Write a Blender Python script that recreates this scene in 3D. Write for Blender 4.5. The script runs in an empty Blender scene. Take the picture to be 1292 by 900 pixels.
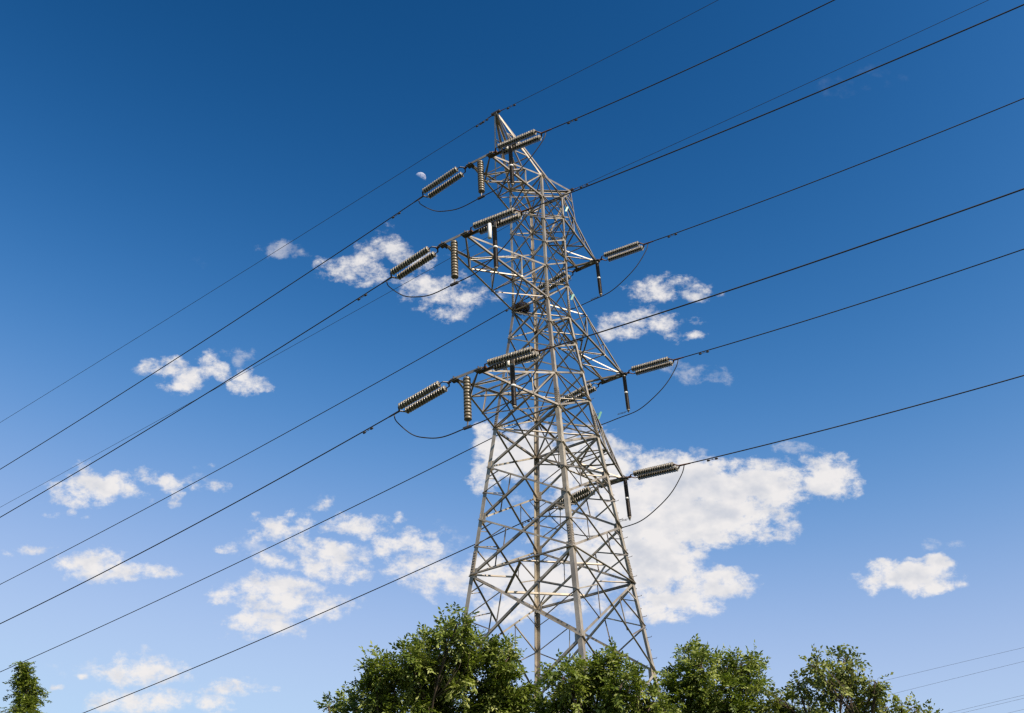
import bpy, math, random
import numpy as np
from mathutils import Vector, Matrix

random.seed(7)
RNG = np.random.default_rng(7)
SC = bpy.context.scene
C = SC.collection
R = math.radians
G0 = 17.09                      # tower datum above the ground

# ------------------------------------------------------------------ camera
F_PX, W_PX, H_PX, PPX, PPY = 1285.167, 1292.0, 900.0, 14.54, -8.097
CAM = np.array([20.6276, -33.3632, -15.4909 + G0])
FW = np.array([-0.45089437, 0.69266697, 0.56294469])
RT = np.array([0.82787392, 0.56029651, -0.02631732])
UP = np.array([0.33364508, -0.4541809, 0.82607546])
cd = bpy.data.cameras.new('camera')
cam = bpy.data.objects.new('camera', cd)
C.objects.link(cam)
cd.sensor_fit = 'HORIZONTAL'
cd.sensor_width = 36.0
cd.lens = 36.0 * F_PX / W_PX
cd.shift_x = -PPX / W_PX
cd.shift_y = PPY / W_PX
cd.clip_start = 0.1
cd.clip_end = 20000
m = Matrix(((RT[0], UP[0], -FW[0]), (RT[1], UP[1], -FW[1]), (RT[2], UP[2], -FW[2])))
cam.matrix_world = Matrix.Translation(Vector(CAM)) @ m.to_4x4()
SC.camera = cam

# ------------------------------------------------------------------ sun, sky, exposure
SUN_EL, SUN_AZ = R(38.0), R(-14.0)
SDIR = Vector((math.cos(SUN_EL) * math.cos(SUN_AZ), math.cos(SUN_EL) * math.sin(SUN_AZ), math.sin(SUN_EL)))
sl = bpy.data.lights.new('sun', 'SUN')
sl.energy = 5.0
sl.angle = R(0.53)
sl.color = (1.0, 0.90, 0.76)
sun = bpy.data.objects.new('sun', sl)
C.objects.link(sun)
sun.location = (60, -20, 60)
sun.rotation_euler = SDIR.to_track_quat('Z', 'Y').to_euler()

SC.view_settings.view_transform = 'Standard'
SC.view_settings.look = 'None'
SC.view_settings.exposure = 0.8
SC.view_settings.gamma = 1.0
SC.view_settings.use_curve_mapping = False
SC.cycles.filter_width = 1.4
SC.cycles.use_denoising = False
SC.cycles.max_bounces = 6
SC.cycles.transparent_max_bounces = 8

SKY_STRENGTH = 0.0574        # with exposure 0.8 the sky shows as at 0.1
world = bpy.data.worlds.new('World')
SC.world = world
world.use_nodes = True
nt = world.node_tree
for n in list(nt.nodes):
    nt.nodes.remove(n)


class NB:
    """small node-graph helper"""
    def __init__(s, tree):
        s.t = tree

    def node(s, kind, **kw):
        n = s.t.nodes.new(kind)
        for k, v in kw.items():
            setattr(n, k, v)
        return n

    def put(s, sock, v):
        if hasattr(v, 'is_output'):
            s.t.links.new(v, sock)
        else:
            sock.default_value = v

    def math(s, op, a, b=None, c=None, clamp=False):
        n = s.node('ShaderNodeMath', operation=op, use_clamp=clamp)
        s.put(n.inputs[0], a)
        if b is not None:
            s.put(n.inputs[1], b)
        if c is not None:
            s.put(n.inputs[2], c)
        return n.outputs[0]

    def vec(s, op, a, b=None):
        n = s.node('ShaderNodeVectorMath', operation=op)
        s.put(n.inputs[0], a)
        if b is not None:
            s.put(n.inputs[1], b)
        return n.outputs['Value'] if op == 'DOT_PRODUCT' else n.outputs[0]

    def comb(s, x, y, z):
        n = s.node('ShaderNodeCombineXYZ')
        for i, v in enumerate((x, y, z)):
            s.put(n.inputs[i], v)
        return n.outputs[0]

    def noise(s, v, scale, detail, rough=0.55, dist=0.0, lac=2.0):
        n = s.node('ShaderNodeTexNoise', noise_dimensions='3D')
        s.put(n.inputs['Vector'], v)
        n.inputs['Scale'].default_value = scale
        n.inputs['Detail'].default_value = detail
        n.inputs['Roughness'].default_value = rough
        n.inputs['Lacunarity'].default_value = lac
        n.inputs['Distortion'].default_value = dist
        return n.outputs['Fac']

    def smooth(s, v, a, b, lo=0.0, hi=1.0):
        n = s.node('ShaderNodeMapRange', interpolation_type='SMOOTHSTEP')
        s.put(n.inputs[0], v)
        for i, x in enumerate((a, b, lo, hi)):
            n.inputs[i + 1].default_value = x
        return n.outputs[0]

    def mix(s, f, a, b):
        n = s.node('ShaderNodeMix', data_type='RGBA')
        s.put(n.inputs[0], f)
        s.put(n.inputs[6], a)
        s.put(n.inputs[7], b)
        return n.outputs[2]


w = NB(nt)
sky = w.node('ShaderNodeTexSky', sky_type='NISHITA', sun_disc=False)
sky.sun_elevation = SUN_EL
sky.sun_rotation = math.pi / 2 - SUN_AZ
sky.altitude = 200
sky.air_density = 1.0
sky.dust_density = 0.3
sky.ozone_density = 2.0
# a polarising filter's deeper blue: a power and a gain per channel
sep = w.node('ShaderNodeSeparateColor')
nt.links.new(sky.outputs[0], sep.inputs[0])
SKY_TOP, SKY_POW, SKY_MID = (0.50, 0.7614, 0.965), (5.31, 3.235, 3.623), (5.30, 11.9, 42.5)
chan = []
for i in range(3):
    pw = w.math('POWER', sep.outputs[i], SKY_POW[i])
    chan.append(w.math('MULTIPLY', w.math('DIVIDE', pw, w.math('ADD', pw, SKY_MID[i])), SKY_TOP[i] * 10.0))
cmb = w.node('ShaderNodeCombineColor')
for i in range(3):
    nt.links.new(chan[i], cmb.inputs[i])
clear = cmb.outputs[0]
# clouds: direction space, a plane tangent to the sky sphere towards the north-west
geo = w.node('ShaderNodeTexCoord')
D3 = geo.outputs['Generated']
den = w.math('MAXIMUM', w.vec('DOT_PRODUCT', D3, tuple(FW)), 0.12)
u = w.math('MULTIPLY_ADD', w.math('DIVIDE', w.vec('DOT_PRODUCT', D3, tuple(RT)), den), 1.2852, 0.6605)
v = w.math('MULTIPLY_ADD', w.math('DIVIDE', w.vec('DOT_PRODUCT', D3, tuple(UP)), den), -1.2852, 0.4419)
P2 = w.comb(u, v, 0.0)
stretch = w.comb(u, w.math('MULTIPLY', v, 1.35), 0.0)
warp = w.node('ShaderNodeTexNoise', noise_dimensions='3D')
nt.links.new(stretch, warp.inputs['Vector'])
warp.inputs['Scale'].default_value = 18.0
warp.inputs['Detail'].default_value = 6.0
wv = w.vec('MULTIPLY', w.vec('SUBTRACT', warp.outputs['Color'], (0.5, 0.5, 0.5)), (0.070, 0.034, 0.0))
PW = w.vec('ADD', P2, wv)
# every cloud: centre x, y, half sizes, strength (in thousandths of the tangent plane)
CLOUDS = [
    (855, 612, 75, 34, 1.3), (945, 614, 75, 30, 1.2), (1045, 598, 38, 26, 1.05), (880, 652, 82, 36, 1.35), (822, 700, 60, 48, 1.25),
    (900, 738, 56, 20, 1.05), (850, 765, 55, 20, .95), (980, 672, 26, 16, .7), (800, 650, 60, 60, 1.2), (950, 645, 55, 20, .9),
    (760, 700, 70, 45, 1.05), (660, 570, 62, 32, 1.1), (610, 605, 20, 18, .8), (612, 547, 22, 14, .8), (740, 590, 70, 40, 1.05),
    (690, 735, 90, 36, 1.0), (625, 725, 45, 24, 1.0), (640, 765, 50, 20, .8), (720, 660, 40, 22, .75), (585, 735, 40, 22, .9),
    (350, 748, 70, 20, 1.25), (395, 765, 50, 16, .9), (330, 788, 48, 16, 1.15), (305, 800, 28, 10, .8), (345, 672, 40, 18, 1.0), (380, 655, 22, 10, .9),
    (415, 702, 48, 18, 1.2), (360, 690, 30, 20, .75), (445, 662, 36, 15, 1.0), (478, 682, 24, 20, 1.0), (528, 686, 42, 16, 1.2), (545, 725, 48, 22, 1.0),
    (500, 715, 30, 18, .8), (440, 725, 40, 14, .75), (505, 652, 14, 7, .7), (325, 648, 9, 6, .8), (285, 694, 14, 6, .8), (350, 712, 24, 10, .8),
    (125, 612, 56, 22, 1.2), (90, 625, 30, 12, .8), (212, 612, 22, 9, .95), (220, 632, 13, 11, .9), (265, 616, 26, 8, .6), (80, 648, 14, 8, .7), (255, 591, 16, 4, .6),
    (130, 718, 60, 17, 1.15), (190, 720, 38, 11, .95), (45, 692, 24, 7, .9), (12, 699, 16, 5, .75), (105, 658, 10, 4, .6),
    (180, 852, 52, 22, 1.05), (150, 885, 42, 18, 1.0), (205, 880, 40, 18, .9), (288, 868, 50, 10, 1.0), (268, 888, 26, 12, .9), (70, 868, 10, 4, .8),
    (110, 853, 10, 4, .8), (130, 839, 16, 4, .75), (320, 870, 22, 5, .7),
    (205, 458, 28, 11, 1.0), (228, 478, 32, 14, 1.0), (266, 464, 17, 17, 1.05), (310, 484, 22, 14, 1.0), (333, 490, 14, 8, .7), 
    (445, 340, 44, 17, 1.05), (492, 318, 38, 22, .98), (525, 335, 34, 16, .8), (572, 374, 52, 20, .92), (535, 365, 32, 16, .8), (552, 392, 28, 14, .75),
    (845, 366, 48, 14, .85), (875, 372, 30, 9, .8), (805, 372, 14, 14, .6), (815, 405, 58, 16, .95), (850, 422, 24, 8, .9), (878, 424, 15, 6, .8), (780, 410, 30, 14, .85),
    (1150, 728, 58, 17, 1.15), (1182, 716, 26, 14, .95), (1190, 738, 30, 9, 1.0), (1102, 736, 14, 12, .8), (1164, 706, 22, 5, .75), (1113, 714, 13, 6, .8),
    (405, 638, 12, 8, .6),
]
VEIL = [(1062, 112, 30, 10, 1.0), (1100, 92, 18, 9, .9), (1134, 106, 22, 7, .7), (255, 332, 14, 8, .8)]
FAINT = [(880, 572, 12, 10, .9), (1005, 566, 22, 10, 1.0), (300, 450, 18, 16, 1.0), (182, 462, 14, 9, .9),
         (345, 314, 30, 10, 1.2), (386, 322, 12, 5, .9), (245, 606, 30, 8, .8), (400, 636, 12, 8, .9), (345, 696, 45, 20, .9), (690, 640, 40, 20, .8),
         (880, 474, 38, 11, 1.2), (850, 466, 30, 9, 1.0), (905, 478, 12, 9, 1.0), (1190, 690, 30, 6, .6), (100, 846, 40, 10, .7), (560, 700, 30, 30, .8)]


def field(clouds, k):
    acc_ = None
    for cx, cy, rx, ry, st in clouds:
        if ry < 24 and cx < 590 or cy < 500:
            st *= 0.74          # the small clouds are thin and torn
        d = w.vec('MULTIPLY', w.vec('SUBTRACT', PW, (cx / 1000, cy / 1000, 0)), (1000 / (rx * 1.3), 1000 / (ry * 1.42), 0))
        q = w.math('MULTIPLY_ADD', w.vec('DOT_PRODUCT', d, d), -st, st)
        acc_ = q if acc_ is None else w.math('SMOOTH_MAX', acc_, q, k)
    return acc_


acc = w.math('MULTIPLY_ADD', field(CLOUDS, 0.25), 1.45, -0.12)
thin = field(FAINT, 0.2)
veil = field(VEIL, 0.2)
n1 = w.noise(stretch, 32.0, 12.0, 0.66)
n0 = w.math('SUBTRACT', n1, 0.5)
dens = w.math('MULTIPLY_ADD', n0, 3.9, w.math('MINIMUM', acc, 2.4))
dthin = w.math('MULTIPLY_ADD', n0, 3.8, w.math('MINIMUM', thin, 0.7))
dveil = w.math('MULTIPLY_ADD', n0, 4.5, w.math('MINIMUM', veil, 0.5))
alpha = w.math('MAXIMUM', w.smooth(dens, 0.10, 1.25), w.math('MULTIPLY', w.smooth(dthin, 0.2, 1.3), 0.45))
alpha = w.math('MAXIMUM', alpha, w.math('MULTIPLY', w.smooth(dveil, 0.2, 1.6), 0.05))
alpha = w.math('MULTIPLY', alpha, w.smooth(w.vec('DOT_PRODUCT', D3, tuple(FW)), 0.2, 0.35))
# puffs lit from the sun's side, greyer in the thick base
stretch_s = w.vec('ADD', stretch, (0.009, -0.016, 0.0))
slope = w.math('MULTIPLY', w.math('SUBTRACT', w.noise(stretch, 26.0, 4.0, 0.55), w.noise(stretch_s, 26.0, 3.0, 0.5)), 1.5)
nbig = w.noise(stretch, 8.0, 2.0, 0.5)
thick = w.math('MULTIPLY', w.smooth(acc, 1.0, 2.3), w.smooth(nbig, 0.36, 0.62))
lit = w.math('ADD', w.math('MULTIPLY_ADD', thick, -0.85, 0.93), slope, clamp=True)
ccol = w.mix(lit, (0.51, 0.555, 0.65, 1), (0.89, 0.86, 0.845, 1))
ccol = w.vec('MULTIPLY', ccol, (10.0,) * 3)
final = w.mix(w.math('MULTIPLY', alpha, 0.96), clear, ccol)
bg = w.node('ShaderNodeBackground')
nt.links.new(final, bg.inputs['Color'])
bg.inputs['Strength'].default_value = SKY_STRENGTH
wo = w.node('ShaderNodeOutputWorld')
nt.links.new(bg.outputs[0], wo.inputs['Surface'])


# ------------------------------------------------------------------ helpers
def V(*a):
    return np.array(a, float)


def at(px, py, dist):
    """the point at this depth along the sight line of a photograph pixel"""
    r = FW + RT * (px - W_PX / 2 - PPX) / F_PX - UP * (py - H_PX / 2 - PPY) / F_PX
    return CAM + r * dist


def nrm(a):
    return a / np.linalg.norm(a)


class MB:
    def __init__(s):
        s.v, s.f = [], []

    def box8(s, p):
        b = len(s.v)
        s.v += [tuple(x) for x in p]
        for q in ((0, 3, 2, 1), (4, 5, 6, 7), (0, 1, 5, 4), (1, 2, 6, 5), (2, 3, 7, 6), (3, 0, 4, 7)):
            s.f.append(tuple(b + i for i in q))

    def bar(s, a, b, e1, e2, u0, u1, v0, v1):
        p = []
        for o in (a, b):
            p += [o + e1 * u0 + e2 * v0, o + e1 * u1 + e2 * v0, o + e1 * u1 + e2 * v1, o + e1 * u0 + e2 * v1]
        s.box8(p)

    def angle(s, a, b, e1, e2, wd, t=0.012, cu=0.0, off=0.0):
        """an L section from a to b: one flange along e1, one along e2"""
        d = nrm(b - a)
        e1 = nrm(e1 - d * (e1 @ d))
        e2 = e2 - d * (e2 @ d)
        e2 = nrm(e2 - e1 * (e2 @ e1))
        o = e1 * cu + e2 * off
        s.bar(a + o, b + o, e1, e2, 0, wd, 0, t)
        s.bar(a + o, b + o, e1, e2, 0, t, t, wd)

    def box(s, c, e1, e2, e3, h1, h2, h3):
        s.bar(c - e3 * h3, c + e3 * h3, e1, e2, -h1, h1, -h2, h2)

    def lathe(s, o, d, prof, seg=16):
        """prof: (distance along d, radius)"""
        d = nrm(d)
        x = nrm(np.cross(d, V(0.31, 0.52, 0.79)))
        y = np.cross(d, x)
        b = len(s.v)
        for l, r in prof:
            for k in range(seg):
                a = 2 * math.pi * k / seg
                s.v.append(tuple(o + d * l + (x * math.cos(a) + y * math.sin(a)) * r))
        n = len(prof)
        for i in range(n - 1):
            for k in range(seg):
                k2 = (k + 1) % seg
                s.f.append((b + i * seg + k, b + i * seg + k2, b + (i + 1) * seg + k2, b + (i + 1) * seg + k))
        s.f.append(tuple(b + k for k in reversed(range(seg))))
        s.f.append(tuple(b + (n - 1) * seg + k for k in range(seg)))

    def tube(s, pts, rad, seg=8):
        pts = [np.asarray(p, float) for p in pts]
        n = len(pts)
        rad = [rad] * n if np.isscalar(rad) else rad
        b = len(s.v)
        ref = V(0.13, 0.27, 0.95)
        for i, p in enumerate(pts):
            d = nrm(pts[min(i + 1, n - 1)] - pts[max(i - 1, 0)])
            x = nrm(np.cross(d, ref)) if abs(d @ ref) < 0.97 else nrm(np.cross(d, V(1, 0, 0)))
            y = np.cross(d, x)
            for k in range(seg):
                a = 2 * math.pi * k / seg
                s.v.append(tuple(p + (x * math.cos(a) + y * math.sin(a)) * rad[i]))
        for i in range(n - 1):
            for k in range(seg):
                k2 = (k + 1) % seg
                s.f.append((b + i * seg + k, b + i * seg + k2, b + (i + 1) * seg + k2, b + (i + 1) * seg + k))
        s.f.append(tuple(b + k for k in reversed(range(seg))))
        s.f.append(tuple(b + (n - 1) * seg + k for k in range(seg)))

    def build(s, name, mat, parent=None, smooth=False, origin=None):
        me = bpy.data.meshes.new(name)
        vs = np.array(s.v, float)
        if origin is not None:
            vs = vs - np.asarray(origin)
        me.from_pydata([tuple(x) for x in vs], [], s.f)
        me.materials.append(mat)
        if smooth:
            me.polygons.foreach_set('use_smooth', [True] * len(me.polygons))
        me.update()
        o = bpy.data.objects.new(name, me)
        C.objects.link(o)
        if origin is not None and parent is None:
            o.location = Vector(origin)
        if parent is not None:
            o.parent = parent
        return o


def thing(name, label, cat, loc, group=None):
    o = bpy.data.objects.new(name, None)
    C.objects.link(o)
    o.location = Vector(loc)
    o.empty_display_size = 0.3
    return tag(o, label, cat, group)


def tag(o, label, cat, group=None):
    o['label'] = label
    o['category'] = cat
    if group:
        o['group'] = group
    return o


def material(name, col, rough=0.6, metal=0.0, var=0.25, scale=3.0, col2=None, spec=0.5, bump=0.0, detail=6, bars=0.0):
    mt = bpy.data.materials.new(name)
    mt.use_nodes = True
    b = NB(mt.node_tree)
    p = mt.node_tree.nodes['Principled BSDF']
    tc = b.node('ShaderNodeTexCoord')
    n = b.noise(tc.outputs['Object'], scale, detail, 0.6)
    c2 = col2 or tuple(x * (1 - var) for x in col)
    f = b.smooth(n, 0.35, 0.68)
    base = b.mix(f, (*c2, 1), (*col, 1))
    if bars:
        # every bar has its own dulling, and rust bleeds in small patches
        gi = b.node('ShaderNodeNewGeometry').outputs['Random Per Island']
        k = b.math('MULTIPLY_ADD', gi, bars, 1.0 - bars * 0.62)
        base = b.vec('MULTIPLY', base, b.comb(k, k, b.math('MULTIPLY_ADD', gi, bars * 0.8, 1.0 - bars * 0.5)))
        rs = b.smooth(b.noise(tc.outputs['Object'], 2.7, 8, 0.7), 0.63, 0.74)
        base = b.mix(b.math('MULTIPLY', rs, 0.6), base, (0.13, 0.06, 0.028, 1))
    b.put(p.inputs['Base Color'], base)
    p.inputs['Roughness'].default_value = rough
    p.inputs['Metallic'].default_value = metal
    p.inputs['Specular IOR Level'].default_value = spec
    if bump:
        bp = b.node('ShaderNodeBump')
        bp.inputs['Strength'].default_value = bump
        b.put(bp.inputs['Height'], n)
        mt.node_tree.links.new(bp.outputs[0], p.inputs['Normal'])
    return mt


STEEL = material('galvanised_steel', (0.38, 0.325, 0.258), 0.5, 0.4, col2=(0.22, 0.185, 0.145), scale=1.1, detail=9, bars=0.6)
STEEL_D = material('dull_plate_steel', (0.24, 0.20, 0.155), 0.55, 0.2, scale=6)
DARKSTEEL = material('dark_fitting_steel', (0.07, 0.06, 0.055), 0.5, 0.3, scale=9)
RUST = material('rusty_fitting', (0.17, 0.065, 0.022), 0.75, 0.0, col2=(0.04, 0.022, 0.015), scale=7)
PORCELAIN = material('pale_porcelain', (0.30, 0.26, 0.20), 0.2, 0.0, var=0.45, scale=9)
CAPS_AND_SHADE = material('cap_iron_and_gap_shade', (0.06, 0.045, 0.035), 0.5, 0.3, scale=15)  # dark iron of the caps, and the shade painted between the discs
TAN = material('tan_glazed_shed', (0.135, 0.105, 0.062), 0.4, 0.0, var=0.25, scale=8)
BROWN = material('dark_brown_polymer', (0.035, 0.020, 0.014), 0.45, 0.0, var=0.3, scale=8)
WHITE = material('white_paint', (0.62, 0.60, 0.56), 0.4, 0.0, var=0.06, scale=5)
ALU = material('weathered_aluminium_strand', (0.06, 0.055, 0.05), 0.55, 0.4, var=0.3, scale=0.7)
TEAL = material('teal_enamel', (0.03, 0.20, 0.14), 0.4, 0.0, var=0.1, scale=4)
CONCRETE = material('concrete', (0.36, 0.34, 0.31), 0.9, 0.0, scale=4, bump=0.2)
BARK = material('grey_brown_bark', (0.09, 0.062, 0.038), 0.9, 0.0, var=0.5, scale=12, bump=0.4)
TWIG = material('dry_twigs', (0.10, 0.065, 0.035), 0.9, 0.0, var=0.5, scale=15)

# ------------------------------------------------------------------ ground
gm = bpy.data.materials.new('meadow_ground')
gm.use_nodes = True
gb = NB(gm.node_tree)
gp = gm.node_tree.nodes['Principled BSDF']
gtc = gb.node('ShaderNodeTexCoord')
ga = gb.noise(gtc.outputs['Object'], 0.08, 8, 0.6)
gc = gb.noise(gtc.outputs['Object'], 1.7, 8, 0.65)
gmix = gb.mix(gb.smooth(ga, 0.4, 0.62), (0.022, 0.032, 0.009, 1), (0.038, 0.04, 0.016, 1))
gmix = gb.mix(gb.math('MULTIPLY', gb.smooth(gc, 0.35, 0.7), 0.5), gmix, (0.03, 0.045, 0.015, 1))
gb.put(gp.inputs['Base Color'], gmix)
gp.inputs['Roughness'].default_value = 0.95
gr = MB()
NG, GS = 60, 6000.0
gx = np.sign(np.linspace(-1, 1, NG)) * np.abs(np.linspace(-1, 1, NG)) ** 3 * GS
for yy in gx:
    for xx in gx:
        gr.v.append((xx, yy, 0.0))
for j in range(NG - 1):
    for i in range(NG - 1):
        gr.f.append((j * NG + i, j * NG + i + 1, (j + 1) * NG + i + 1, (j + 1) * NG + i))
g = gr.build('ground', gm)
g['kind'] = 'structure'

# ------------------------------------------------------------------ the pylon
ZL = {'P': 23.905, 'A0': 21.046, 'A1': 19.56, 'A2': 18.099, 'A3': 16.609, 'B0': 15.172, 'B1': 13.254, 'B2': 11.689, 'B3': 10.116,
      'C0': 8.623, 'C1': 6.804, 'E1': 4.879, 'E2': 2.436, 'D': 0.0, 'G': -3.637, 'H': -7.9, 'J': -12.3, 'K': -16.85}
ORDER = ['A0', 'A1', 'A2', 'A3', 'B0', 'B1', 'B2', 'B3', 'C0', 'C1', 'E1', 'E2', 'D', 'G', 'H', 'J', 'K']
Z = {k: z + G0 for k, z in ZL.items()}


def half(z):
    zz = z - G0
    if zz >= 13.254:
        return 1 + 0.0075 * (zz - 13.254) / 7.79
    return 1 + 1.4002 * (13.254 - zz) / 13.254


def corner(sx, sy, l):
    z = Z[l] if isinstance(l, str) else l
    h = half(z)
    return V(sx * h, sy * h, z)


pylon = thing('lattice_pylon', 'tall grey steel lattice pylon with three crossarms on either side', 'pylon', (0, 0, 0))
EX, EY, EZ = V(1, 0, 0), V(0, 1, 0), V(0, 0, 1)
_tick = [0]


def jit():
    """a fraction of a millimetre so that no two plates share a plane"""
    _tick[0] += 1
    return 0.0004 * (_tick[0] % 11)


LEGW = {'top': 0.15, 'mid': 0.19, 'low': 0.23}


def legw(z):
    zz = z - G0
    return 0.118 if zz > 13.2 else (0.15 if zz > 6.8 else 0.185)


for sx in (-1, 1):
    for sy in (-1, 1):
        mb = MB()
        e1, e2 = V(-sx, 0, 0), V(0, -sy, 0)
        for a, b in (('K', 'D'), ('D', 'C1'), ('C1', 'B1'), ('B1', 'A0')):
            wd = legw((Z[a] + Z[b]) / 2)
            mb.angle(corner(sx, sy, a), corner(sx, sy, b), e1, e2, wd, 0.016)
        leg = mb.build('leg', STEEL, pylon)
        # splice covers with bolt heads
        for l in ('D', 'C1', 'B1'):
            sp = MB()
            z = Z[l]
            for k in (0, 1):
                ea, eb = (e1, e2) if k == 0 else (e2, e1)
                p0, p1 = corner(sx, sy, z - 0.05), corner(sx, sy, z + 1.0)
                wd = legw(z - 0.5) * 0.8
                sp.bar(p0, p1, ea, -eb, -0.004, wd, 0.003 + 0.004 * k, 0.014 + 0.004 * k)
                for i in range(9):
                    q = p0 + (p1 - p0) * (0.05 + i * 0.11)
                    for cc in (0.35, 0.8):
                        sp.box(q + ea * wd * cc - eb * 0.022, ea, eb, EZ, 0.016, 0.013, 0.016)
            sp.build('splice_plate', STEEL_D, leg)
        ft = MB()
        p = corner(sx, sy, 'K')
        p[2] = 0
        ft.bar(V(p[0], p[1], -0.2), V(p[0], p[1], 0.32), EX, EY, -0.5, 0.5, -0.5, 0.5)
        ft.build('footing', CONCRETE, pylon)
        if sx == 1 and sy == 1:
            z = 2.2
            i = 0
            while z < Z['A0']:
                st = MB()
                q = corner(sx, sy, z)
                if i % 2 == 0:
                    st.tube([q + V(0.002, -0.06, 0), q + V(0.21, -0.06, 0.0), q + V(0.21, -0.06, 0.035)], 0.010, 6)
                else:
                    st.tube([q + V(-0.06, 0.002, 0), q + V(-0.06, 0.21, 0.0), q + V(-0.06, 0.21, 0.035)], 0.010, 6)
                z += 0.42
                i += 1
                st.build('step_bolt', DARKSTEEL, leg)

FACES = [('front', V(0, -1, 0), (-1, -1), (1, -1)), ('right', V(1, 0, 0), (1, -1), (1, 1)),
         ('back', V(0, 1, 0), (1, 1), (-1, 1)), ('left', V(-1, 0, 0), (-1, 1), (-1, -1))]


def lerp(a, b, t):
    return a + (b - a) * t


def brace(mb, a, b, N, wd, outer=False, flip=1, t=0.010):
    d = nrm(b - a)
    e1 = nrm(np.cross(d, N)) * flip
    if e1[2] < 0 and flip == 1:
        e1 = -e1
    if outer:
        mb.angle(a, b, e1, N, wd, t, -wd / 2, 0.004 + jit())
    else:
        mb.angle(a, b, e1, -N, wd, t, -wd / 2, 0.020 + jit())


for fi, (nm, N, ca, cb) in enumerate(FACES):
    for i in range(len(ORDER) - 1):
        hi, lo = ORDER[i], ORDER[i + 1]
        TL, TR = corner(*ca, hi), corner(*cb, hi)
        BL, BR = corner(*ca, lo), corner(*cb, lo)
        big = Z[hi] - G0 < 5.0
        size = 0.06 if Z[hi] - G0 > 13.3 else (0.075 if Z[hi] - G0 > 6.9 else 0.094)
        mb = MB()
        brace(mb, BL, TR, N, size, False)
        brace(mb, TL, BR, N, size * 0.8, True)
        if hi in ('A0', 'A1', 'B0', 'B1', 'C0', 'C1', 'D'):
            brace(mb, TL, TR, N, size * 0.95, True, -1)
        if big:
            r = 0.046
            for (T_, B_, To, Bo) in ((TL, BL, TR, BR), (TR, BR, TL, BL)):
                mid = lerp(T_, B_, 0.5)
                p1 = lerp(T_, Bo, 0.30)
                p2 = lerp(B_, To, 0.30)
                brace(mb, mid, p1, N, r, True, -1)
                brace(mb, mid, p2, N, r, True)
                brace(mb, p1, lerp(B_, To, 0.34), N, r * 0.85, False)
                brace(mb, lerp(T_, B_, 0.22), lerp(T_, Bo, 0.14), N, r * 0.8, False)
        # gusset plates where the braces meet the legs
        gs = 0.115 if not big else 0.17
        for P_, dn in ((TL, cb), (TR, ca)):
            inw = nrm(corner(*dn, hi) - P_)
            mb.box(P_ + inw * gs * 0.9 - N * (0.036 + jit()), inw, N, EZ, gs * 0.9, 0.005, gs * 1.35)
        X = lerp(BL, TR, 0.5) if True else None
        mb.build('bracing_panel', STEEL, pylon)

# plan bracing
for l in ('A0', 'A1', 'B0', 'B1', 'C0', 'C1', 'D'):
    cs = [corner(*s, l) for s in ((-1, -1), (1, -1), (1, 1), (-1, 1))]
    mb = MB()
    dz = V(0, 0, -0.03)
    if l == 'D':
        md = [lerp(cs[i], cs[(i + 1) % 4], 0.5) + dz for i in range(4)]
        for i in range(4):
            brace(mb, md[i], md[(i + 1) % 4], EZ, 0.085, i % 2 == 0)
        for i in range(4):
            q = lerp(md[i], md[(i + 1) % 4], 0.5)
            brace(mb, q, cs[(i + 1) % 4] + dz, EZ, 0.06, i % 2 == 1)
    else:
        brace(mb, cs[0] + dz, cs[2] + dz, EZ, 0.08 if l in ('B1', 'C1') else 0.06, True)
        brace(mb, cs[1] + dz, cs[3] + dz, EZ, 0.08 if l in ('B1', 'C1') else 0.06, False)
    mb.build('plan_bracing', STEEL, pylon)

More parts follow.
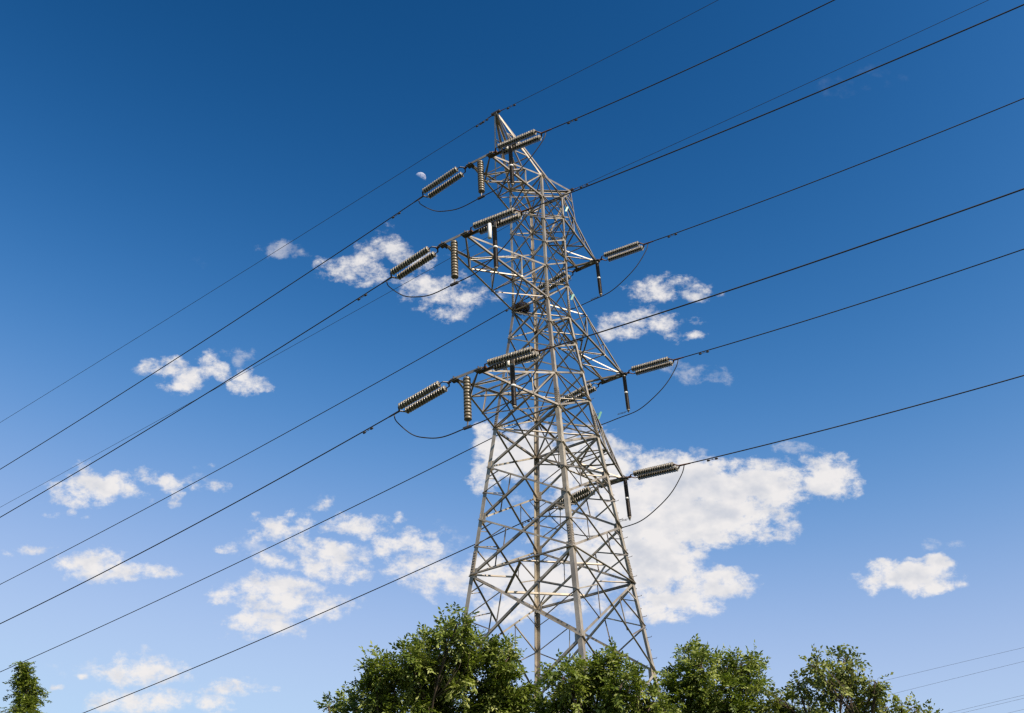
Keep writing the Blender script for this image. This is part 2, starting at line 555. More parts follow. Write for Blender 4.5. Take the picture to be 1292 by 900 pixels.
ARMS = {'A': (4.938, 19.510 + G0, 'A0', 'A1'), 'B': (6.867, 13.203 + G0, 'B0', 'B1'), 'C': (5.904, 6.767 + G0, 'C0', 'C1')}
TW = 0.598
PEAK_Y = 3.557
for k, (L_, zt, lt, lb) in ARMS.items():
    for sy in (-1, 1):
        mb = MB()
        tip = {s: V(s * TW, sy * L_, zt) for s in (-1, 1)}
        top = {s: corner(s, sy, lt) for s in (-1, 1)}
        bot = {s: corner(s, sy, lb) for s in (-1, 1)}
        fr = (0.0, 0.36, 0.68, 1.0)
        cw = 0.088
        for s in (-1, 1):
            S_ = V(s, 0, 0)
            mb.angle(tip[s], top[s], V(0, 0, -1), -S_, cw, 0.011, 0, 0.0)
            mb.angle(tip[s] + V(0, 0, -0.02), bot[s] + V(0, 0, -0.02), V(0, 0, 1), -S_, cw, 0.011, 0, 0.014)
            for i in (1, 2):
                brace(mb, lerp(tip[s], top[s], fr[i]), lerp(tip[s], bot[s], fr[i]), S_, 0.055, False)
                nx = fr[i + 1] if i == 1 else 1.0
                brace(mb, lerp(tip[s], bot[s], fr[i]), lerp(tip[s], top[s], nx), S_, 0.06, False, -1)
        for ch, e in ((bot, V(0, 0, -1)), (top, V(0, 0, 1))):
            for i in range(3):
                a, b = fr[i], fr[i + 1]
                s0 = 1 if i % 2 == 0 else -1
                brace(mb, lerp(tip[s0], ch[s0], a), lerp(tip[-s0], ch[-s0], b), e, 0.065, False)
                if i > 0:
                    brace(mb, lerp(tip[-1], ch[-1], a), lerp(tip[1], ch[1], a), e, 0.06, False, -1)
                    if ch is bot:
                        brace(mb, lerp(tip[-s0], ch[-s0], a), lerp(tip[s0], ch[s0], b), e, 0.055, True)
        arm = mb.build('crossarm', STEEL, pylon)
        bm = MB()
        y_ = sy * (L_ + 0.02)
        bm.angle(V(-TW - 0.18, y_, zt + 0.03), V(TW + 0.18, y_, zt + 0.03), V(0, -sy, 0), V(0, 0, -1), 0.13, 0.014, -0.06)
        bm.build('end_beam', STEEL, arm)
        for s in (-1, 1):
            tp = MB()
            tp.box(V(s * TW, sy * (L_ - 0.02), zt - 0.06), EX, EY, EZ, 0.17, 0.14, 0.012)
            tp.box(V(s * (TW + 0.02), sy * (L_ - 0.10), zt + 0.02), EX, EY, EZ, 0.008, 0.2, 0.09)
            tp.build('tip_plate', DARKSTEEL, arm)

for sy in (-1, 1):
    mb = MB()
    zt = Z['P']
    for s in (-1, 1):
        P_ = V(s * 0.10, sy * PEAK_Y, zt)
        n0, r0 = corner(s, sy, 'A0'), corner(s, -sy, 'A0')
        S_ = V(s, 0, 0)
        mb.angle(P_, n0, V(0, 0, -1), -S_, 0.11, 0.011, 0, 0.0)
        mb.angle(P_ + V(0, 0, 0.02), r0 + V(0, 0, 0.02), V(0, 0, -1), -S_, 0.11, 0.011, 0, 0.014)
        at_ = V(s * TW, sy * ARMS['A'][0], ARMS['A'][1])
        q = lerp(at_, n0, 0.62)
        brace(mb, P_, q, S_, 0.075, False)
        for t in (0.38, 0.7):
            brace(mb, lerp(P_, n0, t), lerp(P_, q, t), S_, 0.05, False)
        brace(mb, lerp(P_, n0, 0.7), lerp(P_, q, 0.38), S_, 0.045, False)
    for t in (0.38, 0.7):
        brace(mb, lerp(V(-.1, sy * PEAK_Y, zt), corner(-1, sy, 'A0'), t), lerp(V(.1, sy * PEAK_Y, zt), corner(1, sy, 'A0'), t), V(0, sy, 0), 0.055, False)
    pk = mb.build('earth_wire_peak', STEEL, pylon)
    cp = MB()
    cp.box(V(0, sy * PEAK_Y, zt + 0.03), EX, EY, EZ, 0.26, 0.07, 0.05)
    cp.build('peak_cap', DARKSTEEL, pk)

for (x, y, z, h) in ((1.12, 1.13, 20.2, 0.17), (1.10, 1.15, 14.5, 0.18), (1.78, 1.72, 7.85, 0.20)):
    mb = MB()
    c = V(x, y, z + G0)
    nn = nrm(V(0.8, -0.6, -0.15))
    e = nrm(np.cross(EZ, nn))
    mb.box(c, e, nn, nrm(nrm(np.cross(nn, e)) + e * 0.35), 0.05, 0.006, h)
    mb.bar(c + V(0, 0, 0.1), c + V(-0.12, -0.06, 0.1), EX, EZ, -0.012, 0.012, -0.012, 0.012)
    o = mb.build('number_plate', TEAL, pylon)
    o['label'] = 'small teal plate fixed to the stepped leg'

# ------------------------------------------------------------------ wires
COEF = {('L', 'W1'): (-0.1072, 0.000168), ('L', 'W2'): (-0.1778, 0.000877), ('L', 'W3'): (-0.1726, 0.000979), ('L', 'WE'): (-0.0941, 0.000136),
        ('L', 'W4'): (-0.1461, 0.000564), ('L', 'W5'): (-0.1713, 0.001429), ('L', 'W6'): (-0.1380, 0.000567), ('L', 'W7'): (-0.1416, 0.000760),
        ('R', 'W1'): (-0.0559, 0.001859), ('R', 'W2'): (-0.1331, 0.003310), ('R', 'W3'): (-0.1072, 0.001458), ('R', 'WE'): (-0.0308, 0.000394),
        ('R', 'W4'): (-0.0971, 0.001838), ('R', 'W5'): (-0.1018, 0.001629), ('R', 'W6'): (-0.0980, 0.002012), ('R', 'W7'): (-0.0912, 0.001891)}
SPOT = {'W2': ('A', -1), 'W3': ('B', -1), 'W5': ('C', -1), 'W4': ('A', 1), 'W6': ('B', 1), 'W7': ('C', 1)}
LEVEL = {'A': 'top', 'B': 'middle', 'C': 'lowest'}
ARMSIDE = {-1: 'left', 1: 'right'}
S0 = 3.02            # where the clamp ends and the bare conductor begins


def wire_pt(key, s):
    """a point on a wire: s metres out from its arm tip"""
    side, wn = key
    a, k = COEF[key]
    sg = -1 if side == 'L' else 1
    lim = -a / (2 * k) * 0.98
    se = min(s, lim) if lim > 55 else s
    z = a * se + k * se * se
    if wn in ('W1', 'WE'):
        return V(sg * s, (-1 if wn == 'W1' else 1) * PEAK_Y, Z['P'] + z)
    arm, sy = SPOT[wn]
    L_, zt = ARMS[arm][0], ARMS[arm][1]
    return V(sg * (TW + s), sy * L_, zt + z)


def damper(mb, p, d):
    d = nrm(d)
    o = p + V(0, 0, -0.085)
    mb.tube([p, o], 0.02, 6)
    mb.tube([o - d * 0.20, o + d * 0.20], 0.010, 6)
    for s in (-1, 1):
        mb.lathe(o + d * s * 0.13, d * s, [(0, 0.03), (0.02, 0.045), (0.12, 0.045), (0.14, 0.03)], 10)


SPANW = {'L': 'running down to the left', 'R': 'running up to the right'}
for key in COEF:
    side, wn = key
    earth = wn in ('W1', 'WE')
    s0 = 0.25 if earth else S0
    far = 130.0 if side == 'L' else 62.0
    ss = np.concatenate([np.linspace(s0, 40, 60), np.linspace(42, far, 50)])
    mb = MB()
    mb.tube([wire_pt(key, s) for s in ss], 0.013 if earth else 0.0255, 8)
    o = mb.build('earth_wire' if earth else 'conductor_wire', ALU, None, True, wire_pt(key, s0))
    org = wire_pt(key, s0)
    if earth:
        pkn = "pylon's topmost left peak" if wn == 'W1' else "pylon's right peak"
        tag(o, 'thin earth wire from the %s %s' % (pkn, SPANW[side]), 'wire', 'thin earth wires from the two peaks')
    else:
        arm, sy = SPOT[wn]
        tag(o, 'dark conductor wire from the %s %s crossarm, %s' % (LEVEL[arm], ARMSIDE[sy], SPANW[side]), 'wire', 'thick conductor wires on the pylon')
    sd = {True: 0.95, False: 4.55}[earth]
    for q in ((sd,) if not (earth and wn == 'W1' and side == 'L') else (0.75, 1.0)):
        dm = MB()
        damper(dm, wire_pt(key, q) - org, wire_pt(key, q + 0.1) - wire_pt(key, q - 0.1))
        dm.build('vibration_damper', DARKSTEEL, o)
    if earth:
        cm = MB()
        cm.tube([wire_pt(key, 0.02) - org, wire_pt(key, 0.55) - org], [0.035, 0.02], 8)
        cm.build('clamp', RUST, o)

# ------------------------------------------------------------------ tension insulators
PITCH, NDISC, RD = 0.124, 17, 0.146


def disc_profile(n, rd, pitch):
    pr = [(0.0, 0.03)]
    for i in range(n):
        b = i * pitch
        pr += [(b + 0.004, 0.050), (b + 0.030, 0.056), (b + 0.036, rd * 0.60), (b + 0.048, rd * 0.90), (b + 0.060, rd), (b + 0.098, rd * 1.0),
               (b + 0.106, rd * 0.96), (b + 0.094, rd * 0.84), (b + 0.092, rd * 0.66), (b + 0.090, rd * 0.5), (b + 0.108, 0.05), (b + pitch - 0.002, 0.045)]
    return pr


for key in COEF:
    side, wn = key
    if wn in ('W1', 'WE'):
        continue
    arm, sy = SPOT[wn]
    org = wire_pt(key, 0.0) + V(0, 0, -0.05)
    t = thing('tension_insulator', 'twin pale insulator string at the %s %s crossarm tip, pulling %s' % (
        LEVEL[arm], ARMSIDE[sy], 'leftwards' if side == 'L' else 'rightwards'), 'insulator', org, 'twin strain insulator strings')
    P0, P1 = wire_pt(key, 0), wire_pt(key, S0)
    d = nrm(P1 - P0)
    ey = V(0, 1, 0)
    up = np.cross(d, ey)

    def pt(s, y=0.0):
        return P0 + d * s + ey * y - org
    mb = MB()
    mb.tube([pt(-0.06), pt(0.30)], 0.028, 8)
    mb.box(pt(0.02), d, ey, up, 0.09, 0.03, 0.06)
    mb.box(pt(0.30), d, ey, up, 0.08, 0.05, 0.035)
    mb.build('shackle_link', RUST, t)
    mb = MB()
    hy = 0.215
    for sg in (-1, 1):
        mb.bar(pt(0.30), pt(0.46, sg * hy), nrm(np.cross(pt(0.46, sg * hy) - pt(0.30), up)), up, -0.03, 0.03, -0.012 + 0.001 * sg, 0.012 + 0.001 * sg)
        mb.tube([pt(0.45, sg * hy), pt(0.62, sg * hy)], 0.022, 8)
    mb.build('yoke', RUST if side == 'R' else DARKSTEEL, t)
    for sg in (-1, 1):
        mb = MB()
        mb.lathe(pt(0.60, sg * hy), d, disc_profile(NDISC, RD, PITCH), 20)
        sobj = mb.build('disc_string', PORCELAIN, t, True)
        sobj.data.materials.append(CAPS_AND_SHADE)
        ax0 = pt(0.60, sg * hy)
        for pl in sobj.data.polygons:
            rel = np.array(pl.center) - ax0
            if np.linalg.norm(rel - d * (rel @ d)) < RD * 0.55:
                pl.material_index = 1  # caps and necks go dark, painting in the shade of the gaps
        cb = MB()
        cb.lathe(pt(0.60 + NDISC * PITCH - 0.01, sg * hy), d, [(0, 0.03), (0.01, 0.05), (0.07, 0.05), (0.10, 0.03)], 12)
        cb.build('end_cap', WHITE if sg == 1 else CAPS_AND_SHADE, sobj)
    mb = MB()
    e = 0.60 + NDISC * PITCH
    for sg in (-1, 1):
        mb.bar(pt(e + 0.06, sg * hy), pt(e + 0.20), nrm(np.cross(pt(e + 0.20) - pt(e + 0.06, sg * hy), up)), up, -0.035, 0.035, -0.012 + 0.001 * sg, 0.012 + 0.001 * sg)
    mb.tube([pt(e + 0.16), pt(S0 + 0.45)], [0.045, 0.032], 10)
    mb.build('strain_clamp', RUST if side == 'R' else DARKSTEEL, t)

# ------------------------------------------------------------------ jumper loops, hung strings, arresters
for wn, (arm, sy) in SPOT.items():
    L_, zt = ARMS[arm][0], ARMS[arm][1]
    A_ = wire_pt(('L', wn), S0 + 0.12)
    B_ = wire_pt(('R', wn), S0 + 0.12)
    bz = zt - 2.47
    ctrl = [A_ + V(0.0, 0, -0.03), A_ + V(0.15, 0, -0.42), V(-2.78, 0, zt - 1.80), V(-2.05, 0, zt - 2.22), V(-1.15, 0, bz - 0.02), V(0.05, 0, bz),
            V(1.2, 0, bz + 0.06), V(2.15, 0, zt - 2.0), V(2.95, 0, zt - 1.45), B_ + V(-0.18, 0, -0.45), B_ + V(0, 0, -0.03)]
    for c in ctrl:
        c[1] = sy * L_
    pts = []
    for i in range(len(ctrl) - 1):
        p0, p1, p2, p3 = ctrl[max(i - 1, 0)], ctrl[i], ctrl[i + 1], ctrl[min(i + 2, len(ctrl) - 1)]
        for q in range(8):
            x = q / 8
            pts.append(0.5 * ((2 * p1) + (-p0 + p2) * x + (2 * p0 - 5 * p1 + 4 * p2 - p3) * x * x + (-p0 + 3 * p1 - 3 * p2 + p3) * x ** 3))
    pts.append(ctrl[-1])
    mb = MB()
    mb.tube(pts, 0.024, 8)
    o = mb.build('jumper_wire', ALU, None, True, ctrl[5])
    tag(o, 'dark slack jumper wire looping under the %s %s crossarm' % (LEVEL[arm], ARMSIDE[sy]), 'jumper wire', 'jumper loops under the crossarms')

for arm, (L_, zt, _, _) in ARMS.items():
    top = V(0.0, -L_, zt - 0.04)
    t = thing('suspension_insulator', 'tan ribbed insulator string hanging upright below the %s left crossarm tip' % LEVEL[arm], 'insulator', top,
              'tan strings holding the jumper wires')
    n, pitch, rd = 13, 0.153, 0.155
    pr = [(0.12, 0.05)]
    for i in range(n):
        b = 0.14 + i * pitch
        pr += [(b + 0.0, 0.115), (b + 0.010, rd * 0.90), (b + 0.03, rd * 0.98), (b + 0.115, rd), (b + 0.126, rd * 0.95), (b + 0.120, 0.118), (b + 0.150, 0.112)]
    pr += [(0.15 + n * pitch, 0.05)]
    mb = MB()
    mb.lathe(V(0, 0, 0), V(0.035, 0, -1), pr, 20)
    mb.build('sheds', TAN, t, True)
    mb = MB()
    mb.tube([V(0, 0, 0.03), V(0.01, 0, -0.16)], 0.028, 8)
    mb.build('hanger', STEEL_D, t)
    mb = MB()
    e = V(0.035, 0, -1) * (0.15 + n * pitch)
    mb.tube([e, V(0.05, 0, -2.40)], 0.03, 8)
    mb.bar(V(-0.14, 0, -2.44), V(0.24, 0, -2.44), EY, EZ, -0.05, 0.05, -0.035, 0.05)
    mb.build('jumper_clamp', DARKSTEEL, t)

ARRESTER = {('A', -1): (1.74, 19.25, 16.80), ('B', -1): (2.12, 12.80, 10.48), ('C', -1): (2.20, 6.36, 4.36),
            ('A', 1): (0.62, 19.42, 17.12), ('B', 1): (0.62, 13.10, 10.93), ('C', 1): (0.62, 6.70, 4.62)}
for (arm, sy), (x, z1, z0) in ARRESTER.items():
    L_, zt = ARMS[arm][0], ARMS[arm][1]
    top = V(x, sy * L_, z1 + G0)
    ln = z1 - z0
    t = thing('surge_arrester', 'slim dark brown surge arrester with white middle ring under the %s %s crossarm' % (LEVEL[arm], ARMSIDE[sy]), 'arrester', top,
              'dark surge arresters under the crossarms')
    h = (ln - 0.28) / 2
    for i in range(2):
        pr = [(0, 0.07)]
        b = 0.08 + i * (h + 0.10)
        ns = int(h / 0.055)
        for j in range(ns):
            q = b + j * h / ns
            pr += [(q, 0.075), (q + 0.012, 0.100), (q + 0.020, 0.100), (q + 0.030, 0.075)]
        pr = [(b - 0.001, 0.06)] + pr[1:] + [(b + h, 0.075), (b + h + 0.001, 0.05)]
        mb = MB()
        mb.lathe(V(0, 0, 0), V(0.03, 0, -1), pr, 14)
        mb.build('housing', BROWN, t, True)
    mb = MB()
    mb.lathe(V(0.03, 0, -1) * (0.08 + h + 0.005), V(0.03, 0, -1), [(0, 0.085), (0.01, 0.105), (0.08, 0.105), (0.09, 0.085)], 14)
    mb.build('middle_ring', WHITE, t, True)
    mb = MB()
    mb.lathe(V(0.03, 0, -1) * (0.09 + 2 * h + 0.10), V(0.03, 0, -1), [(0, 0.075), (0.05, 0.07), (0.06, 0.03), (0.16, 0.03)], 12)
    mb.build('end_fitting', STEEL_D, t, True)
    mb = MB()
    mb.lathe(V(0, 0, 0.03), V(0, 0, -1), [(0, 0.07), (0.02, 0.09), (0.10, 0.09)], 12)
    if sy == -1:
        zr = zt - top[2] - 0.02
        mb.angle(V(TW - 0.1 - x, 0.16, zr), V(0.28, 0.16, zr - 0.02), V(0, 0, -1), V(0, -1, 0), 0.10, 0.012)
        mb.bar(V(0, 0.05, 0.07), V(0, 0.155, 0.07), EX, EZ, -0.05, 0.05, -0.05, zr + 0.02)
    else:
        mb.bar(V(-1.95, -0.55, 0.02 + zt - top[2]), V(-0.10, -0.08, 0.02 + zt - top[2]), nrm(V(-0.47, 1.85, 0)), EZ, -0.05, 0.05, -0.10, -0.02)
        mb.bar(V(-0.02, 0.0, 0.02), V(-0.02, 0.0, zt - top[2] + 0.02), EX, EY, -0.04, 0.04, -0.04, 0.04)
    mb.build('mounting_bracket', STEEL, t)
    mb = MB()
    base = V(0.03, 0, -1) * (0.09 + 2 * h + 0.20)
    dd = V(-0.72, 0.2, 0.18) if sy == 1 else V(-0.5, 0.3, 0.1)
    qv = nrm(np.cross(dd, V(0.6, -0.8, 0))) * 0.035
    mb.tube([base, base + dd * 0.25 + qv, base + dd + qv], 0.010, 6)
    mb.tube([base + dd + qv, base + dd - qv], 0.010, 6)
    mb.tube([base + dd * 0.25 - qv, base + dd - qv], 0.010, 6)
    for f in (0.35, 0.6):
        mb.tube([base + dd * f + qv, base + dd * f - qv], 0.012, 6)
    mb.build('gap_electrode', STEEL_D, t)
    mb = MB()
    if (arm, sy) == ('B', -1):
        mb.lathe(V(-0.05, -0.27, 0.0), V(0, 0, -1), [(0, 0.05), (0.02, 0.085), (0.78, 0.085), (0.80, 0.05)], 14)
        mb.bar(V(-0.05, -0.27, -0.05), V(0.0, 0.11, -0.05), EX, EZ, -0.02, 0.02, 0.0, 0.05)
    elif sy == -1:
        mb.lathe(V(-0.22, 0.05, 0.42), V(0, 0, -1), [(0, 0.04), (0.02, 0.07), (0.34, 0.07), (0.36, 0.04)], 14)
        mb.bar(V(-0.22, 0.11, 0.05), V(0.0, 0.11, 0.05), EY, EZ, -0.02, 0.02, 0.0, 0.05)
    else:
        mb.box(V(-0.30, -0.12, 0.12), EX, EY, EZ, 0.07, 0.04, 0.14)
    mb.build('counter_box', WHITE, t, True)

# ------------------------------------------------------------------ bird's nest
mb = MB()
nc = V(-0.62, -0.72, 13.254 + G0 + 0.16)
for i in range(420):
    a = RNG.uniform(0, 2 * math.pi)
    rr = 0.36 * math.sqrt(RNG.uniform(0.05, 1))
    c = V(rr * math.cos(a), rr * math.sin(a), RNG.uniform(-0.16, 0.26) * (1.1 - rr))
    d = nrm(V(-math.sin(a), math.cos(a), 0) + RNG.normal(0, 0.45, 3)) * RNG.uniform(0.10, 0.30)
    k = RNG.normal(0, 0.03, 3)
    mb.tube([c - d, c + k, c + d], [0.004, 0.008, 0.003], 4)
o = mb.build('bird_nest', TWIG, None, False, nc)
for vtx in o.data.vertices:
    vtx.co += Vector(nc)
for vtx in o.data.vertices:
    vtx.co -= Vector(nc)
o.data.transform(Matrix.Translation(Vector(nc)))
tag(o, 'brown twig nest lodged inside the pylon where the middle crossarm joins', 'nest')

# ------------------------------------------------------------------ wires of a second, distant line
FAR = [((1111, 860), (1292, 817)), ((1128.5, 875), (1292, 834.5)), ((1196, 900), (1292, 877)), ((1213, 900), (1292, 881)), ((1271, 900), (1292, 895))]
FN = ['uppermost of the five', 'second from the top of the five', 'third from the top of the five', 'fourth from the top of the five', 'lowest of the five']
for i, ((x0, y0), (x1, y1)) in enumerate(FAR):
    sl_ = (y1 - y0) / (x1 - x0)
    xa, xb = 820.0, 1560.0
    mb = MB()
    pts = []
    for j in range(40):
        x = xa + (xb - xa) * j / 39
        pts.append(at(x, y0 + sl_ * (x - x0) - 0.00002 * (x - 1200) ** 2 * -1, 118 + 3 * i - 0.012 * (x - 1200)))
    mb.tube(pts, 0.013, 6)
    o = mb.build('distant_wire', ALU, None, True, pts[20])
    tag(o, 'faint distant wire low in the photo\'s right corner, %s' % FN[i], 'wire', 'wires of a distant second line')

# ------------------------------------------------------------------ moon
mm = bpy.data.materials.new('moon_dust')
mm.use_nodes = True
mn = NB(mm.node_tree)
for n in list(mm.node_tree.nodes):
    mm.node_tree.nodes.remove(n)
mtc = mn.node('ShaderNodeTexCoord')
mv = mn.noise(mtc.outputs['Object'], 0.16, 4, 0.5)
df = mn.node('ShaderNodeBsdfDiffuse')
mn.put(df.inputs['Color'], mn.mix(mn.smooth(mv, 0.40, 0.58), (0.13, 0.12, 0.12, 1), (0.24, 0.22, 0.21, 1)))
tr = mn.node('ShaderNodeBsdfTransparent')
ad = mn.node('ShaderNodeAddShader')
gmn = mn.node('ShaderNodeNewGeometry')
fm = mn.node('ShaderNodeMixShader')
em_ = mn.node('ShaderNodeBsdfTransparent')
em_.inputs['Color'].default_value = (0, 0, 0, 1)
mm.node_tree.links.new(gmn.outputs['Backfacing'], fm.inputs[0])
mm.node_tree.links.new(df.outputs[0], fm.inputs[1])
mm.node_tree.links.new(em_.outputs[0], fm.inputs[2])
mm.node_tree.links.new(fm.outputs[0], ad.inputs[0])
mm.node_tree.links.new(tr.outputs[0], ad.inputs[1])
mo = mn.node('ShaderNodeOutputMaterial')
mm.node_tree.links.new(ad.outputs[0], mo.inputs['Surface'])
mpos = at(530.5, 224.5, 2600.0)
mb = MB()
rad = 2600.0 * 7.1 / F_PX
mb.lathe(V(0, 0, 0), np.array(SDIR), [(rad * math.sin(math.pi / 2 * i / 16), max(rad * math.cos(math.pi / 2 * i / 16), 0.01)) for i in range(17)], 48)
o = mb.build('moon', mm, None, True)
o.location = Vector(mpos)
tag(o, 'small pale half moon in the deep blue sky beside the top left insulators', 'moon')


# ------------------------------------------------------------------ trees
def leaf_material(name, dark, mid, light):
    mt = bpy.data.materials.new(name)
    mt.use_nodes = True
    b = NB(mt.node_tree)
    p = mt.node_tree.nodes['Principled BSDF']
    at_ = b.node('ShaderNodeAttribute', attribute_name='tone')
    r = b.node('ShaderNodeValToRGB')
    mt.node_tree.links.new(at_.outputs['Fac'], r.inputs[0])
    r.color_ramp.elements[0].color = (*dark, 1)
    r.color_ramp.elements[1].color = (*light, 1)
    e = r.color_ramp.elements.new(0.5)
    e.color = (*mid, 1)
    mt.node_tree.links.new(r.outputs[0], p.inputs['Base Color'])
    p.inputs['Roughness'].default_value = 0.5
    p.inputs['Specular IOR Level'].default_value = 0.3
    tl = b.node('ShaderNodeBsdfTranslucent')
    mt.node_tree.links.new(b.vec('MULTIPLY', r.outputs[0], (1.1, 1.2, 0.6)), tl.inputs['Color'])
    mx = b.node('ShaderNodeMixShader')
    mx.inputs[0].default_value = 0.34
    mt.node_tree.links.new(p.outputs[0], mx.inputs[1])
    mt.node_tree.links.new(tl.outputs[0], mx.inputs[2])
    out = [n for n in mt.node_tree.nodes if n.type == 'OUTPUT_MATERIAL'][0]
    mt.node_tree.links.new(mx.outputs[0], out.inputs['Surface'])
    return mt


LEAF_A = leaf_material('pinnate_leaf', (0.056, 0.086, 0.010), (0.145, 0.182, 0.026), (0.33, 0.35, 0.11))
LEAF_B = leaf_material('pale_broad_leaf', (0.062, 0.086, 0.015), (0.165, 0.188, 0.042), (0.34, 0.345, 0.125))
LEAF_C = leaf_material('feathery_leaf', (0.050, 0.080, 0.008), (0.130, 0.165, 0.020), (0.28, 0.30, 0.065))


def unit(a):
    return a / np.maximum(np.linalg.norm(a, axis=1, keepdims=True), 1e-9)


def sprays(base, direc, length, n_leaf, ll, lw, rng, round_=False, tuft=0.0):
    """leaflet quads in pairs along many short twigs at once"""
    S = len(base)
    ref = np.tile(V(0, 0, 1), (S, 1)) + rng.normal(0, 0.35, (S, 3))
    side = unit(np.cross(direc, ref))
    nor = np.cross(side, direc)
    vs, tone = [], []
    tone_s = np.clip(rng.normal(0.45, 0.14, S) + tuft, 0, 1)
    for k in range(n_leaf):
        t = (k // 2 + 0.6) / (n_leaf / 2)
        sg = 1 if k % 2 == 0 else -1
        if k == n_leaf - 1:
            sg = 0
        droop = V(0, 0, -1) * 0.12 * t * t
        p = base + direc * length[:, None] * t + droop * length[:, None]
        ld = unit(side * sg * 0.9 + direc * (0.55 if sg else 1.0) + rng.normal(0, 0.28, (S, 3)) + V(0, 0, -0.18))
        ln = unit(nor + rng.normal(0, 0.45, (S, 3)))
        lx = unit(np.cross(ld, ln))
        sc = rng.uniform(0.75, 1.2, S)[:, None]
        L_, W_ = ll * sc, lw * sc
        fold = np.cross(lx, ld) * W_ * 0.25
        a = p
        b = p + ld * L_ * 0.5 + lx * W_ * 0.5 + fold
        c = p + ld * L_
        d = p + ld * L_ * (0.62 if round_ else 0.5) - lx * W_ * 0.5 + fold
        vs.append(np.stack([a, b, c, d], 1))
        tone.append(np.clip(tone_s + rng.normal(0, 0.16, S), 0, 1))
    vs = np.concatenate(vs, 0)
    tone = np.concatenate(tone, 0)
    return vs.reshape(-1, 3), tone


def quad_mesh(name, verts, tone, mat, parent):
    nq = len(verts) // 4
    me = bpy.data.meshes.new(name)
    me.vertices.add(len(verts))
    me.vertices.foreach_set('co', verts.astype(np.float32).ravel())
    me.loops.add(nq * 4)
    me.loops.foreach_set('vertex_index', np.arange(nq * 4, dtype=np.int32))
    me.polygons.add(nq)
    me.polygons.foreach_set('loop_start', np.arange(0, nq * 4, 4, dtype=np.int32))
    me.polygons.foreach_set('loop_total', np.full(nq, 4, np.int32))
    at_ = me.attributes.new('tone', 'FLOAT', 'FACE')
    at_.data.foreach_set('value', tone.astype(np.float32))
    me.materials.append(mat)
    me.update(calc_edges=True)
    o = bpy.data.objects.new(name, me)
    C.objects.link(o)
    o.parent = parent
    return o


def curve_pts(a, b, rng, bend, n=7):
    side = rng.normal(0, 1, 3) * bend * np.linalg.norm(b - a)
    return [lerp(a, b, t) + side * math.sin(math.pi * t) * 0.5 for t in np.linspace(0, 1, n)]


def tree(label, cat, lobes, dist, seed, leafmat, group, leaf=(0.092, 0.040), n_leaf=11, dens=520, splay=1.0, round_=False, trunk_r=0.16):
    """lobes: (px, py, radius in px, density factor), hung round a trunk at this depth"""
    rng = np.random.default_rng(seed)
    ks = []
    for (px, py, rp, df_) in lobes:
        dd = dist + rng.uniform(-0.5, 0.5) * splay
        ks.append((at(px, py, dd), rp * dd / F_PX, df_))
    cen = np.mean([k[0] for k in ks if k[1] > 0.6] or [k[0] for k in ks], axis=0)
    foot = V(cen[0], cen[1], 0)
    root = thing('leafy_tree', label, cat, foot, group)
    mbt = MB()
    fork = V(foot[0] + rng.normal(0, .1), foot[1] + rng.normal(0, .1), 2.3)
    mbt.tube([p - foot for p in (foot + V(0, 0, -0.1), foot + V(0.02, 0, 0.5), lerp(foot, fork, 0.6), fork)], [trunk_r * 1.35, trunk_r * 1.1, trunk_r, trunk_r * 0.9], 12)
    top = V(cen[0], cen[1], max(k[0][2] for k in ks) - 0.8)
    spine = curve_pts(fork, top, rng, 0.08, 10)
    mbt.tube([p - foot for p in spine], list(np.linspace(trunk_r * 0.9, 0.03, 10)), 10)
    bases, dirs, tufts = [], [], []
    mbb = MB()
    for (c, r, df_) in ks:
        zt = np.clip(c[2] - 0.9 - 0.5 * np.linalg.norm((c - cen)[:2]), 2.2, top[2])
        i = int(np.argmin([abs(p[2] - zt) for p in spine]))
        limb = curve_pts(spine[i], c, rng, 0.18, 8)
        r0 = 0.024 + 0.016 * min(r, 1.5)
        mbb.tube([p - foot for p in limb], list(np.linspace(r0, 0.014, 8)), 6)
        nsub = int(10 + 14 * r)
        ends = []
        for j in range(nsub):
            v_ = unit(rng.normal(0, 1, (1, 3)))[0]
            v_[2] = v_[2] * 0.8 + 0.15
            e = c + v_ * r * rng.uniform(0.45, 0.9)
            st_ = limb[int(rng.integers(4, 8))]
            sb = curve_pts(st_, e, rng, 0.16, 5)
            mbb.tube([p - foot for p in sb], list(np.linspace(0.009, 0.003, 5)), 4)
            ends.append(sb)
        ns = int(dens * r * r * df_)
        # sprays gather round the branchlets, so the crown breaks into tufts with gaps
        idx = rng.integers(0, nsub, ns)
        tt = rng.uniform(0.0, 1.0, ns) ** 0.6 * 0.9 + 0.15
        tufts.append(rng.normal(0, 0.17, nsub)[idx])
        bp = np.array([lerp(ends[a][min(int(t * 4), 3)], ends[a][4], min(max(t * 4 - int(t * 4), 0), 1)) if t < 1 else ends[a][4] for a, t in zip(idx, tt)])
        bp = bp + rng.normal(0, 0.11 * min(r, 0.8), (ns, 3))
        out = unit(bp - c)
        dr = unit(out * 0.8 + rng.normal(0, 0.6, (ns, 3)) + V(0, 0, 0.18))
        bases.append(bp)
        dirs.append(dr)
    B_, D_ = np.concatenate(bases), np.concatenate(dirs)
    tk = mbt.build('trunk', BARK, root, True)
    mbb.build('branches', BARK, tk, True)
    vs, tone = sprays(B_ - foot, D_, rng.uniform(0.15, 0.28, len(B_)), n_leaf, leaf[0], leaf[1], rng, round_, np.concatenate(tufts))
    quad_mesh('crown', vs, tone, leafmat, root)
    return root


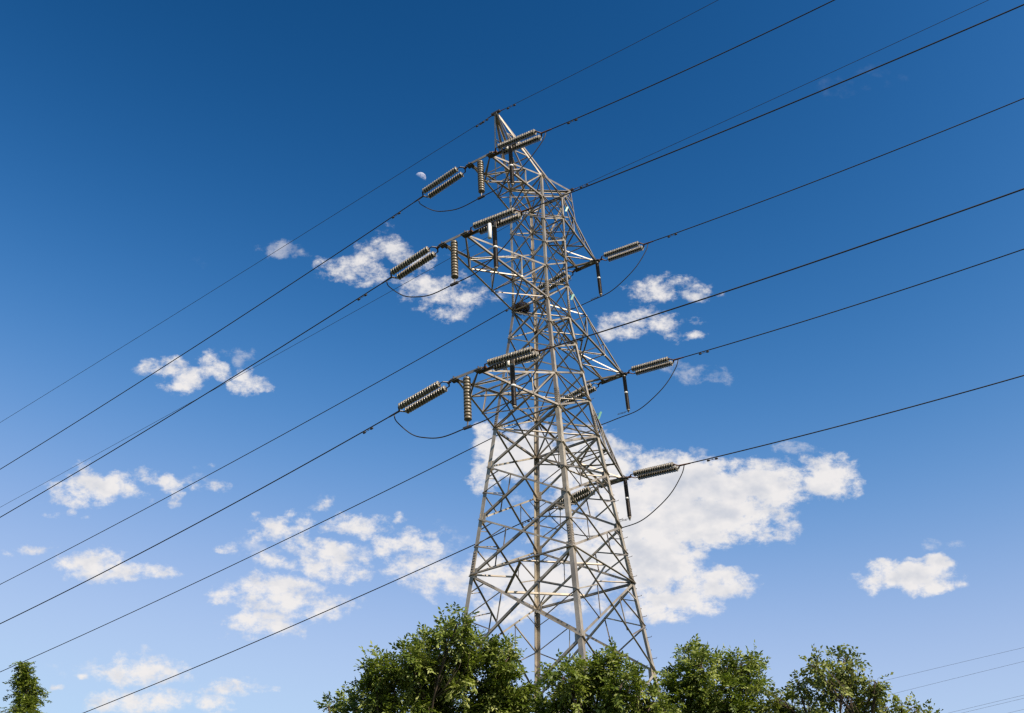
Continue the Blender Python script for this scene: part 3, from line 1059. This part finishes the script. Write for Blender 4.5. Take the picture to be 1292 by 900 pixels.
TG = 'leafy trees along the lower edge of the photo'
tree('dense dark green tree with the highest crown, left of the pylon\'s foot', 'tree',
     [(577, 787, 22, 1), (562, 806, 22, 1), (540, 826, 30, 1), (515, 838, 30, 1), (478, 846, 24, 1), (440, 884, 15, .9), (414, 893, 12, .8), (470, 880, 34, 1), (545, 862, 48, 1), (606, 818, 26, 1), (640, 832, 28, 1),
      (600, 868, 52, 1), (648, 868, 34, 1), (520, 905, 60, 1), (440, 915, 34, 1), (640, 915, 55, 1), (580, 930, 60, 1), (545, 1000, 85, .8), (640, 1010, 75, .8), (460, 980, 55, .8), (560, 1090, 90, .6)],
     20.0, 11, LEAF_A, TG, dens=860, trunk_r=0.19)
tree('low rounded tree directly in front of the pylon\'s near legs', 'tree',
     [(763, 838, 24, 1), (737, 848, 28, 1), (712, 856, 22, 1), (785, 862, 28, 1), (700, 880, 22, 1), (750, 885, 44, 1), (806, 872, 16, .8), (825, 885, 17, .9), (700, 915, 40, 1), (790, 905, 40, 1), (835, 905, 24, 1),
      (745, 960, 75, .8), (820, 960, 55, .8), (690, 985, 55, .8), (760, 1060, 85, .6)],
     19.0, 23, LEAF_A, TG, dens=860)
tree('two-topped tree just right of the pylon\'s right leg', 'tree',
     [(868, 826, 18, 1), (860, 850, 24, 1), (886, 842, 22, 1), (916, 842, 16, 1), (936, 838, 18, 1), (953, 834, 12, .9), (945, 862, 22, 1), (905, 872, 36, 1), (862, 882, 32, 1), (945, 895, 32, 1), (900, 915, 45, 1), (855, 925, 35, 1),
      (900, 985, 75, .8), (940, 960, 45, .8), (890, 1070, 85, .6)],
     21.0, 37, LEAF_A, TG, dens=860)
tree('paler open tree on the right with sky showing through its crown', 'tree',
     [(1024, 839, 17, .8), (1048, 851, 15, .6), (1065, 835, 16, .9), (1076, 849, 14, .9), (1006, 859, 14, .7), (1040, 875, 20, .6), (1075, 877, 16, .5), (980, 881, 15, .7), (1000, 891, 18, .6), (975, 909, 18, .8), (1030, 904, 22, .6),
      (1104, 860, 12, .9), (1100, 878, 16, .9), (1120, 892, 15, .9), (1138, 890, 10, .8), (1158, 895, 10, .9), (1170, 905, 10, .9), (1078, 907, 20, .7), (1010, 939, 35, .8), (1090, 932, 35, .8), (1050, 994, 70, .7), (1120, 952, 45, .7), (1040, 1079, 85, .5)],
     20.0, 53, LEAF_B, TG, leaf=(0.085, 0.052), n_leaf=9, dens=1000, round_=True)

# the narrow tree at the far left: a leader with drooping tiers of feathery sprays
rng = np.random.default_rng(71)
FD = 26.0
tipp = at(28, 842, FD)
foot = V(*(at(36, 1010, FD)[:2]), 0)
root = thing('narrow_tree', 'slender pointed dark tree alone at the photo\'s lower left edge', 'tree', foot, TG)
axis = [lerp(foot, V(at(34, 870, FD)[0], at(34, 870, FD)[1], at(34, 870, FD)[2]), t) for t in np.linspace(0, 1, 10)]
axis += [at(31, 855, FD), tipp]
mb = MB()
mb.tube([p - foot for p in axis], list(np.linspace(0.15, 0.012, len(axis))), 10)
tk = mb.build('trunk', BARK, root, True)
mb = MB()
bs, ds = [], []
ztop = tipp[2]
for i in range(520):
    h = rng.uniform(0, 1) ** 0.9
    z = ztop + 0.10 - h * 5.6
    ax = min(axis, key=lambda p: abs(p[2] - z)).copy()
    j = np.searchsorted([p[2] for p in axis], z)
    j = min(max(j, 1), len(axis) - 1)
    tt = (z - axis[j - 1][2]) / (axis[j][2] - axis[j - 1][2])
    ax = lerp(axis[j - 1], axis[j], tt)
    tier = 0.72 + 0.42 * math.sin(z * 9.5 + 0.8)
    ln = min(0.05 + h * 3.4, 0.70) * tier * rng.uniform(0.5, 1.05)
    a = rng.uniform(0, 2 * math.pi)
    e = ax + V(math.cos(a) * ln, math.sin(a) * ln, 0.18 * ln + rng.normal(0, 0.05))
    mb.tube([ax - foot, lerp(ax, e, 0.5) + V(0, 0, 0.04) - foot, e - foot], [0.012, 0.008, 0.003], 4)
    for q in range(7):
        p = lerp(ax, e, rng.uniform(0.35, 1.02)) + rng.normal(0, 0.045, 3)
        bs.append(p)
        ds.append(nrm(nrm(e - ax) * 0.8 + rng.normal(0, 0.5, 3) + V(0, 0, -0.05)))
mb.build('branches', BARK, tk, True)
vs, tone = sprays(np.array(bs) - foot, np.array(ds), rng.uniform(0.12, 0.22, len(bs)), 12, 0.070, 0.030, rng)
quad_mesh('crown', vs, tone, LEAF_C, root)
